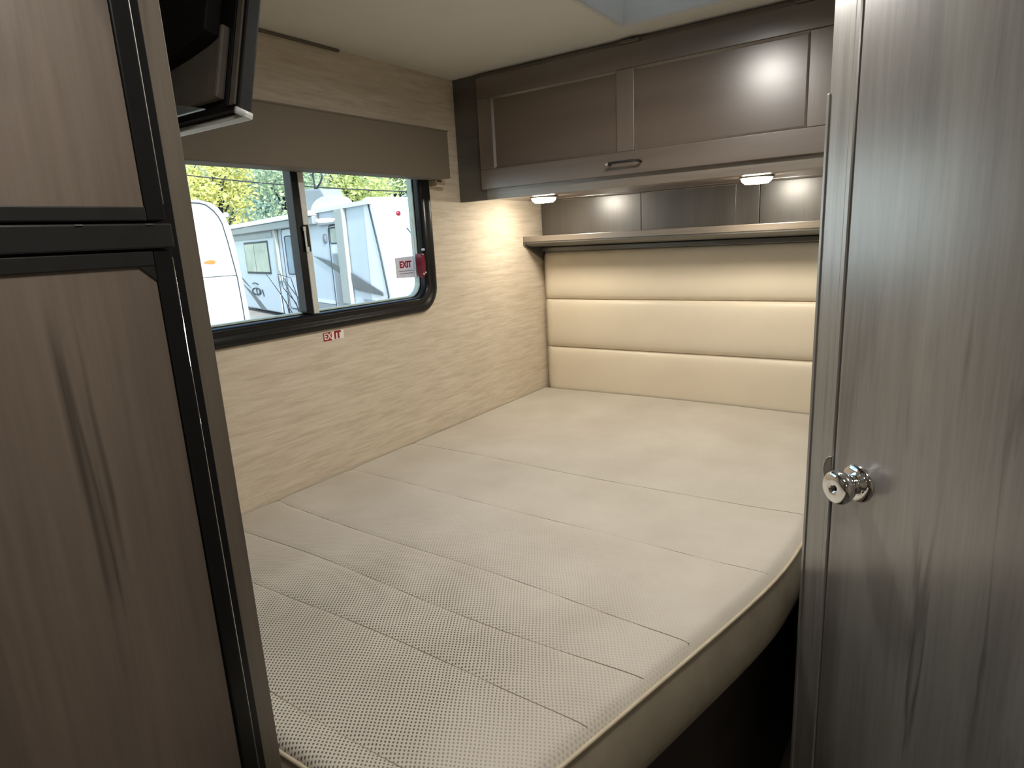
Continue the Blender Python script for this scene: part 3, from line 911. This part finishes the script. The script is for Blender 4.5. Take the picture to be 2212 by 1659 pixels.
# raised ribs and marker lenses on the nose
def nose_pt(d, z):
    zz = z + GZ
    x = -0.02 - 0.40 * (2.42 - zz) / 1.22 if zz > 1.2 else -0.42 - 0.24 * (1.2 - zz) / 0.96
    return (x - 0.008, -d, z)
for d0, d1, za, zb in ((0.75, 1.30, tz(1.78), tz(0.95)), (1.35, 1.9, tz(1.9), tz(0.9))):
    tube('nose_crease', [nose_pt(d0 + (d1 - d0) * i / 6, za + (zb - za) * i / 6) for i in range(7)], 0.016, M['tline'] if d0 < 1 else M['tgrey'], cap, 6)
for d, z in ((0.62, tz(2.12)),):
    mk = lathe('marker_lens', [(0.001, -0.02), (0.06, -0.015), (0.06, 0.0)], M['redpl'], cap, 16, 'x', nose_pt(d, z))
    mk['label'] = 'small red marker lens'
prism('roof_edge', [(-0.05, 2.98 + 0.12), (12.3, 2.98 + 0.12), (12.3, 3.20), (-0.05, 3.20)], (-2.45, 0.09), M['twhite'], t2, 'y')
box('awning_case', (3.3, 12.25, 0.005, 0.20, tz(2.06), tz(2.28)), M['tgrey'], t2, 0.03)
box('awning_roll', (3.3, 12.25, 0.02, 0.24, tz(2.285), tz(2.34)), M['twhite'], t2, 0.01)
box('awning_case', (1.9, 3.2, 0.005, 0.12, tz(2.0), tz(2.18)), M['tgrey'], t2, 0.02)
box('awning_arm', (1.45, 1.95, 0.02, 0.13, 0.72, tz(2.36)), M['tarm'], t2, 0.02)
box('awning_arm', (6.92, 7.12, 0.02, 0.12, 1.2, tz(2.10)), M['tarm'], t2, 0.02)
# slide-out room with window
so_ = box('slide_out', (7.3, 12.1, 0.005, 0.06, 0.15, tz(2.02)), M['tpale'], t2, 0.02)
box('slide_header', (7.3, 12.1, 0.061, 0.10, tz(1.85), tz(2.0)), M['tgrey'], so_)
wn_ = box('window_frame', (7.9, 10.7, 0.061, 0.085, tz(0.66), tz(1.76)), M['tline'], so_, 0.02)
for a, b in ((7.98, 9.45), (9.52, 10.62)):
    box('pane', (a, b, 0.0855, 0.092, tz(0.73), tz(1.69)), M['twin'], wn_)
# doors
def tdoor(x0, x1, z0, z1, wx0, wx1, wz0, wz1, gm_, lab):
    d = thing('entry_door')
    d.parent = t2
    bm = bmesh.new()
    lp = rrect(x0, x1, z0, z1, 0.16, 5)
    bridge(bm, [[(p[0], 0.002, p[1]) for p in lp], [(p[0], 0.035, p[1]) for p in lp]], True, False, True)
    from_bm('door_leaf', bm, M['tpale'], d)
    tube('door_seal', [(p[0], 0.036, p[1]) for p in lp], 0.016, M['tline'], d, 6, True)
    lw = rrect(wx0, wx1, wz0, wz1, 0.07, 4)
    bm = bmesh.new()
    bridge(bm, [[(p[0], 0.0355, p[1]) for p in lw], [(p[0], 0.045, p[1]) for p in lw]], True, False, True)
    from_bm('door_window', bm, gm_, d)
    tube('window_rim', [(p[0], 0.045, p[1]) for p in lw], 0.018, M['tline'], d, 6, True)
    return d
tdoor(5.25, 6.5, 0.35, tz(2.05), 5.62, 6.22, tz(0.68), tz(1.83), M['twinb'], '')
dd_ = tdoor(1.75, 2.65, 0.35, tz(1.98), 1.85, 2.55, tz(1.52), tz(1.92), M['twin'], '')
box('door_screen', (1.86, 2.54, 0.0355, 0.042, 0.45, tz(1.24)), M['tgrey'], dd_)
box('door_band', (1.86, 2.54, 0.0355, 0.044, tz(1.27), tz(1.50)), M['twhite'], dd_)
vt = lathe('side_vent', [(0.13, 0.002), (0.13, 0.03), (0.0, 0.03)], M['tgrey'], t2, 20, 'y', (3.0, 0, tz(1.66)))
# swoosh decals and skirt
prism('swoosh', [(3.95, tz(1.22)), (2.9, tz(1.08)), (1.5, tz(0.78)), (-0.25, tz(0.32)), (-0.28, tz(0.24)), (1.3, tz(0.34)), (1.45, tz(0.55)), (2.6, tz(0.86))], (0.036, 0.048), M['tdark'], t2, 'y')
prism('swoosh', [(11.6, tz(0.25)), (10.6, tz(0.0)), (9.7, tz(-0.3)), (8.9, tz(-0.62)), (9.6, tz(-0.62)), (10.5, tz(-0.2))], (0.062, 0.070), M['tdark'], t2, 'y')
prism('swoosh', [(12.0, tz(0.62)), (11.2, tz(0.36)), (10.5, tz(0.1)), (11.3, tz(0.30))], (0.062, 0.070), M['tdark'], t2, 'y')
box('skirt', (0.3, 5.0, 0.001, 0.03, 0.40, tz(-0.12)), M['tgrey'], t2)
box('skirt_stripe', (0.3, 5.0, 0.001, 0.035, tz(-0.10), tz(-0.02)), M['twhite'], t2)
prism('step_well', [(0.9, tz(0.12)), (-0.3, tz(0.10)), (-0.3, tz(-0.05)), (0.6, tz(-0.06))], (0.016, 0.04), M['tgrey'], t2, 'y')
# hand-lettered style mark on the slide-out: ovals and strokes
bm = bmesh.new()
bm_tube(bm, [(9.9 + 0.52 * math.cos(a), 0.075, tz(0.02) + 0.12 * math.sin(a)) for a in [2 * math.pi * i / 24 for i in range(24)]], 0.022, 6, True)
bm_tube(bm, [(9.7 + 0.2 * math.cos(a), 0.075, tz(0.03) + 0.11 * math.sin(a)) for a in [2 * math.pi * i / 18 for i in range(18)]], 0.018, 6, True)
bm_tube(bm, [(9.2, 0.075, tz(0.1)), (9.1, 0.075, tz(-0.05)), (9.05, 0.075, tz(-0.12))], 0.022, 6)
bm_tube(bm, [(10.3, 0.075, tz(0.30)), (10.0, 0.075, tz(0.33)), (9.6, 0.075, tz(0.28))], 0.016, 6)
from_bm('side_mark', bm, M['tline'], t2, True)
# roof equipment
acu = prism('air_conditioner', [(3.5, 3.201), (5.7, 3.201), (5.7, 3.82), (5.4, 3.90), (4.0, 3.80), (3.65, 3.50)], (-1.0, -0.4), M['tgrey'], t2, 'y', 0.05)
dm = [(1.1 * math.cos(a), 0.36 * math.sin(a)) for a in [math.pi * i / 14 for i in range(15)]]
prism('roof_dome', [(3.0 + p[0], 3.201 + p[1] * 0.9) for p in dm], (-0.42, -0.10), M['twhite'], t2, 'y', 0.02)
an = tube('antenna', [(5.42, -0.8, 3.88), (5.40, -0.8, 4.10), (5.46, -0.8, 4.34), (5.25, -0.8, 4.46), (5.02, -0.8, 4.52), (4.78, -0.8, 4.38), (4.74, -0.8, 4.18), (4.95, -0.8, 4.05), (5.20, -0.8, 3.96), (5.36, -0.8, 3.86)], 0.030, M['tline'], t2, 6)
tube('antenna_spar', [(5.66, -0.8, 4.36), (5.46, -0.8, 4.34), (5.05, -0.8, 4.53), (4.72, -0.8, 4.42)], 0.022, M['tline'], an, 6)
for x in (1.2, 11.4):
    box('jack', (x - 0.06, x + 0.06, -0.3, -0.18, 0.0, 0.119), M['tgrey'], t2)

# nearer trailer at the left of the window: rounded nose in profile
t1 = thing('travel_trailer', 'white trailer nose with an orange marker lens at left of the window', 'trailer', (-10.195, 6.532, GZ), math.atan2(0.899, 0.438))
nose = [(-0.90, tz(2.32)), (-0.68, tz(2.314)), (-0.464, tz(2.295)), (-0.295, tz(2.247)), (-0.199, tz(2.17)), (-0.111, tz(2.03)), (-0.05, tz(1.846)), (-0.012, tz(1.535)), (0.018, tz(1.0)), (0.042, tz(0.575)), (0.06, tz(0.24)), (0.08, tz(-0.2))]
inner = [(-0.90, tz(2.27)), (-0.61, tz(2.261)), (-0.46, tz(2.248)), (-0.37, tz(2.219)), (-0.264, tz(2.119)), (-0.205, tz(2.02)), (-0.164, tz(1.912)), (-0.119, tz(1.618)), (-0.05, tz(1.0)), (-0.036, tz(0.6)), (-0.030, tz(0.215)), (-0.02, tz(-0.2))]
prism('body', [(-6.5, 0.5), (-0.03, 0.5)] + list(reversed(inner)) + [(-6.5, tz(2.25))], (0.0, 2.3), M['twhite'], t1, 'y')
# proud cap following the nose
bm = bmesh.new()
bridge(bm, [[(p[0], -0.012, p[1]) for p in inner], [(p[0] * 0.5 + q[0] * 0.5, -0.03, p[1] * 0.5 + q[1] * 0.5) for p, q in zip(inner, nose)], [(p[0], -0.005, p[1]) for p in nose], [(p[0], 2.3, p[1]) for p in nose]], False)
from_bm('nose_cap', bm, M['twhite'], t1, True)
tube('cap_line', [(p[0] - 0.006, -0.022, p[1] - 0.004) for p in inner], 0.011, M['tline'], t1, 6)
box('panel_seam', (-6.5, -0.055, -0.006, 0.001, tz(1.023), tz(1.037)), M['tline'], t1)
ml = prism('marker_lens', [(-0.56, tz(1.275)), (-0.50, tz(1.300)), (-0.43, tz(1.315)), (-0.38, tz(1.305)), (-0.355, tz(1.278)), (-0.38, tz(1.250)), (-0.43, tz(1.242)), (-0.50, tz(1.255))], (-0.02, 0.001), M['orange'], t1, 'y')
ml['label'] = 'teardrop orange marker lens'
lathe('clearance_lamp', [(0.0, 0.0), (0.035, 0.01), (0.045, 0.04), (0.035, 0.10)], M['twhite'], t1, 16, 'y', (-0.075, 0.05, tz(2.05)))
for x in (-3.2, -4.2):
    lathe('wheel', [(0.36, -0.02), (0.36, 0.12), (0.2, 0.13), (0.0, 0.13)], M['rubber'], t1, 24, 'y', (x, -0.02, 0.36))
box('jack', (-0.6, -0.5, 0.8, 0.9, 0.0, 0.499), M['tgrey'], t1)

# unseen trailer added left of the window's view, bounces sunlight onto the bathroom door
t3 = thing('travel_trailer', 'white trailer added out of view to reflect sunlight through the window', 'trailer', (-5.6, -3.6, GZ))
box('body', (-2.4, 0.0, -4.6, 4.4, 0.5, 3.15), M['twhite'], t3, 0.08)
box('belt_stripe', (0.001, 0.01, -4.5, 4.3, 1.15, 1.25), M['tgrey'], t3)
box('skirt', (0.001, 0.01, -4.5, 4.3, 0.52, 0.75), M['tgrey'], t3)
for y in (-3.2, 0.2):
    wf = box('window_frame', (0.001, 0.02, y, y + 1.2, 1.6, 2.3), M['tline'], t3, 0.01)
    box('pane', (0.0205, 0.024, y + 0.05, y + 1.15, 1.65, 2.25), M['twinb'], wf)
for y in (-1.5, -0.5):
    lathe('wheel', [(0.36, -0.12), (0.36, 0.03), (0.2, 0.04), (0.0, 0.04)], M['rubber'], t3, 24, 'x', (-0.1, y, 0.36))
box('jack', (-1.3, -1.2, 3.8, 3.9, 0.0, 0.499), M['tgrey'], t3)

# trees -----------------------------------------------------------------
def leafmat(name, a, b, c):
    m = NT(name)
    m.bsdf(Roughness=0.6)
    oi = m.n('ShaderNodeNewGeometry')
    col = m.ramp(oi.outputs['Random Per Island'], [(0.0, a), (0.5, b), (1.0, c)])
    m.l(col, m.p.inputs['Base Color'])
    tr = m.n('ShaderNodeBsdfTranslucent')
    m.l(col, tr.inputs[0])
    mx = m.n('ShaderNodeMixShader')
    mx.inputs[0].default_value = 0.4
    m.l(m.p.outputs[0], mx.inputs[1])
    m.l(tr.outputs[0], mx.inputs[2])
    m.l(mx.outputs[0], m.out.inputs[0])
    return m.m
LM = {'y': leafmat('yellow green leaves', lin(206, 206, 126), lin(226, 224, 150), lin(180, 190, 124)),
      'g': leafmat('grey green leaves', lin(160, 184, 156), lin(190, 208, 178), lin(128, 156, 136)),
      'd': leafmat('blue green leaves', lin(146, 180, 168), lin(180, 206, 194), lin(118, 148, 142)),
      'l': leafmat('pale green leaves', lin(194, 210, 146), lin(220, 226, 162), lin(168, 190, 136))}
def at(px, py, dep):
    c = Vector(((px - 1106) / FPX, (py - 829.5) / FPX, 1.0)) * dep
    return Vector((0, 0, 1.4)) + r2 * c.x - u2 * c.y + fwd * c.z
def tree(px, py, dep, rx, rz, kind, n, leaf, lab, seed):
    rnd = random.Random(seed)
    c = at(px, py, dep)
    t = thing('leafy_tree', lab, 'tree', (c.x, c.y, GZ), group='trees behind the trailers')
    cz_ = c.z - GZ
    verts, faces = [], []
    clumps = []
    for _ in range(46):
        v = Vector((rnd.gauss(0, 1), rnd.gauss(0, 1), rnd.gauss(0, 1))).normalized() * (rnd.random() ** 0.4)
        clumps.append(Vector((v.x * rx, v.y * rx, v.z * rz)))
    for _ in range(n):
        k = rnd.choice(clumps)
        p = k + Vector((rnd.gauss(0, 1) * rx * 0.16, rnd.gauss(0, 1) * rx * 0.16, rnd.gauss(0, 1) * rz * 0.13))
        p.z += cz_
        if p.z < 0.6:
            continue
        a = Vector((rnd.gauss(0, 1), rnd.gauss(0, 1), rnd.gauss(0, 0.6))).normalized()
        b = a.cross(Vector((rnd.gauss(0, 1), rnd.gauss(0, 1), rnd.gauss(0, 1)))).normalized()
        s = leaf * (0.6 + 0.8 * rnd.random())
        i = len(verts)
        verts += [tuple(p - a * s), tuple(p + b * s * 0.45), tuple(p + a * s), tuple(p - b * s * 0.45)]
        faces.append((i, i + 1, i + 2, i + 3))
    me = bpy.data.meshes.new('crown')
    me.from_pydata(verts, [], faces)
    add_obj('crown', me, LM[kind], t)
    bm = bmesh.new()
    bm_tube(bm, [(0, 0, 0), (0.1, 0.05, cz_ * 0.4), (-0.05, 0.1, cz_ * 0.8), (0.1, 0, cz_ + rz * 0.5)], 0.22, 7, False, 0.05)
    for k in clumps[:16]:
        e = k + Vector((0, 0, cz_))
        if e.z < 0.8:
            continue
        st_ = Vector((0, 0, max(0.5, min(e.z - 0.5, cz_ * (0.5 + 0.4 * rnd.random())))))
        bm_tube(bm, [tuple(st_), tuple((st_ + e) / 2 + Vector((0, 0, 0.3))), tuple(e)], 0.07, 5, False, 0.015)
    from_bm('trunk', bm, M['bark'], t, True)
    return t
tree(462, 405, 27, 1.5, 2.3, 'y', 4200, 0.10, 'yellow-green tree rising above the white trailer nose', 1)
tree(392, 400, 32, 1.7, 2.8, 'd', 2600, 0.10, 'thin blue-green tree at the left edge of the window', 2)
tree(570, 395, 42, 3.0, 3.8, 'd', 6500, 0.13, 'blue-green tree right of the yellow one behind the trailer', 3)
tree(622, 440, 31, 2.2, 2.3, 'g', 5200, 0.11, 'grey-green tree just left of the window sash bar', 4)
tree(745, 385, 36.5, 2.8, 2.9, 'l', 6000, 0.13, 'pale yellow-green tree behind the trailer roof equipment', 5)
tree(850, 385, 45, 3.0, 3.4, 'g', 5600, 0.15, 'grey-green tree above the trailer front cap', 6)
tree(510, 450, 50, 3.2, 3.2, 'g', 5600, 0.15, 'grey-green tree low behind the yellow one', 7)
tree(975, 380, 54, 3.6, 3.8, 'd', 1800, 0.24, 'blue-green tree partly hidden by the window frame', 8)
# wooded slope far behind
hm = NT('hazy wooded slope')
hm.bsdf(Roughness=0.9)
hv = hm.coord()
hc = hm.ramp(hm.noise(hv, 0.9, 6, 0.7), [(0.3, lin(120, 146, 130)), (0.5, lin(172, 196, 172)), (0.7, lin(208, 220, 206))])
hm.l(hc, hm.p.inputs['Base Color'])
hm.bump(hm.noise(hv, 1.4, 5, 0.7), 1.0, 0.6)
rnd = random.Random(11)
vs2, fs2 = [], []
na, nb = 60, 14
for i in range(na + 1):
    a = math.radians(-95 + 85 * i / na)
    for j in range(nb + 1):
        rr_ = 62 + 38 * j / nb
        h = GZ - 0.2 + (5.0 + 12.0 * (j / nb)) * (1 - math.exp(-j * 0.7)) * (0.86 + 0.10 * math.sin(i * 0.5) + 0.05 * rnd.random())
        vs2.append((math.sin(a) * rr_, math.cos(a) * rr_, h))
for i in range(na):
    for j in range(nb):
        k = i * (nb + 1) + j
        fs2.append((k, k + 1, k + nb + 2, k + nb + 1))
hme = bpy.data.meshes.new('hillside')
hme.from_pydata(vs2, [], fs2)
tag(add_obj('hillside', hme, hm.m, None, True), 'hazy wooded slope beyond the trailers', kind='structure')

# overhead wire on two poles
pw = thing('power_line', 'dark overhead wire crossing above the trailers', 'power line', (0, 0, GZ))
pa, pb = at(150, 345, 24), at(1000, 418, 24)
bm = bmesh.new()
bm_tube(bm, [tuple(pa.lerp(pb, i / 20) + Vector((0, 0, -GZ - 0.25 * math.sin(math.pi * i / 20)))) for i in range(21)], 0.022, 5)
from_bm('wire', bm, M['bark'], pw)
for p in (pa, pb):
    tube('pole', [(p.x, p.y, 0), (p.x, p.y, p.z - GZ + 0.3)], 0.12, M['bark'], pw, 8)
# bare shrub in front of the long trailer
bs = at(640, 640, 9.0)
sb = thing('bare_shrub', 'leafless shrub of thin dark twigs before the long trailer', 'shrub', (bs.x, bs.y, GZ))
bm = bmesh.new()
base = Vector((0, 0, 0))
tw = [[(655, 760), (652, 690), (642, 640), (628, 600), (600, 592)], [(655, 760), (640, 690), (610, 640), (575, 592)], [(655, 760), (654, 700), (640, 655), (612, 622), (604, 585)],
      [(655, 760), (620, 720), (612, 660), (603, 610), (600, 592)], [(655, 760), (628, 690), (618, 650)], [(655, 760), (658, 690), (630, 640), (612, 605)], [(655, 760), (658, 660), (630, 625), (612, 600)], [(655, 760), (625, 672), (622, 640), (616, 600)]]
for i, pl_ in enumerate(tw):
    bm_tube(bm, [tuple(at(a, b + 0, 9.0 + 0.15 * ((i * 7) % 5 - 2) * (k / 4)) - Vector((bs.x, bs.y, GZ))) for k, (a, b) in enumerate(pl_)], 0.012, 5, False, 0.004)
bm_tube(bm, [(0.15, 0.0, 0.0)] + [tuple(at(655, 760, 9.0) - Vector((bs.x, bs.y, GZ)))], 0.03, 6, False, 0.014)
from_bm('twigs', bm, M['bark'], sb, True)

# daylight portals for the sampler (they emit nothing themselves)
def portal(loc, rot, sx, sy):
    ld = bpy.data.lights.new('portal', 'AREA')
    ld.shape = 'RECTANGLE'
    ld.size = sx
    ld.size_y = sy
    ld.cycles.is_portal = True
    o = bpy.data.objects.new('portal', ld)
    COL.objects.link(o)
    o.location = loc
    o.rotation_euler = rot
portal((WX - 0.06, 1.13, 1.45), (0, math.radians(-90), 0), 0.5, 0.95)
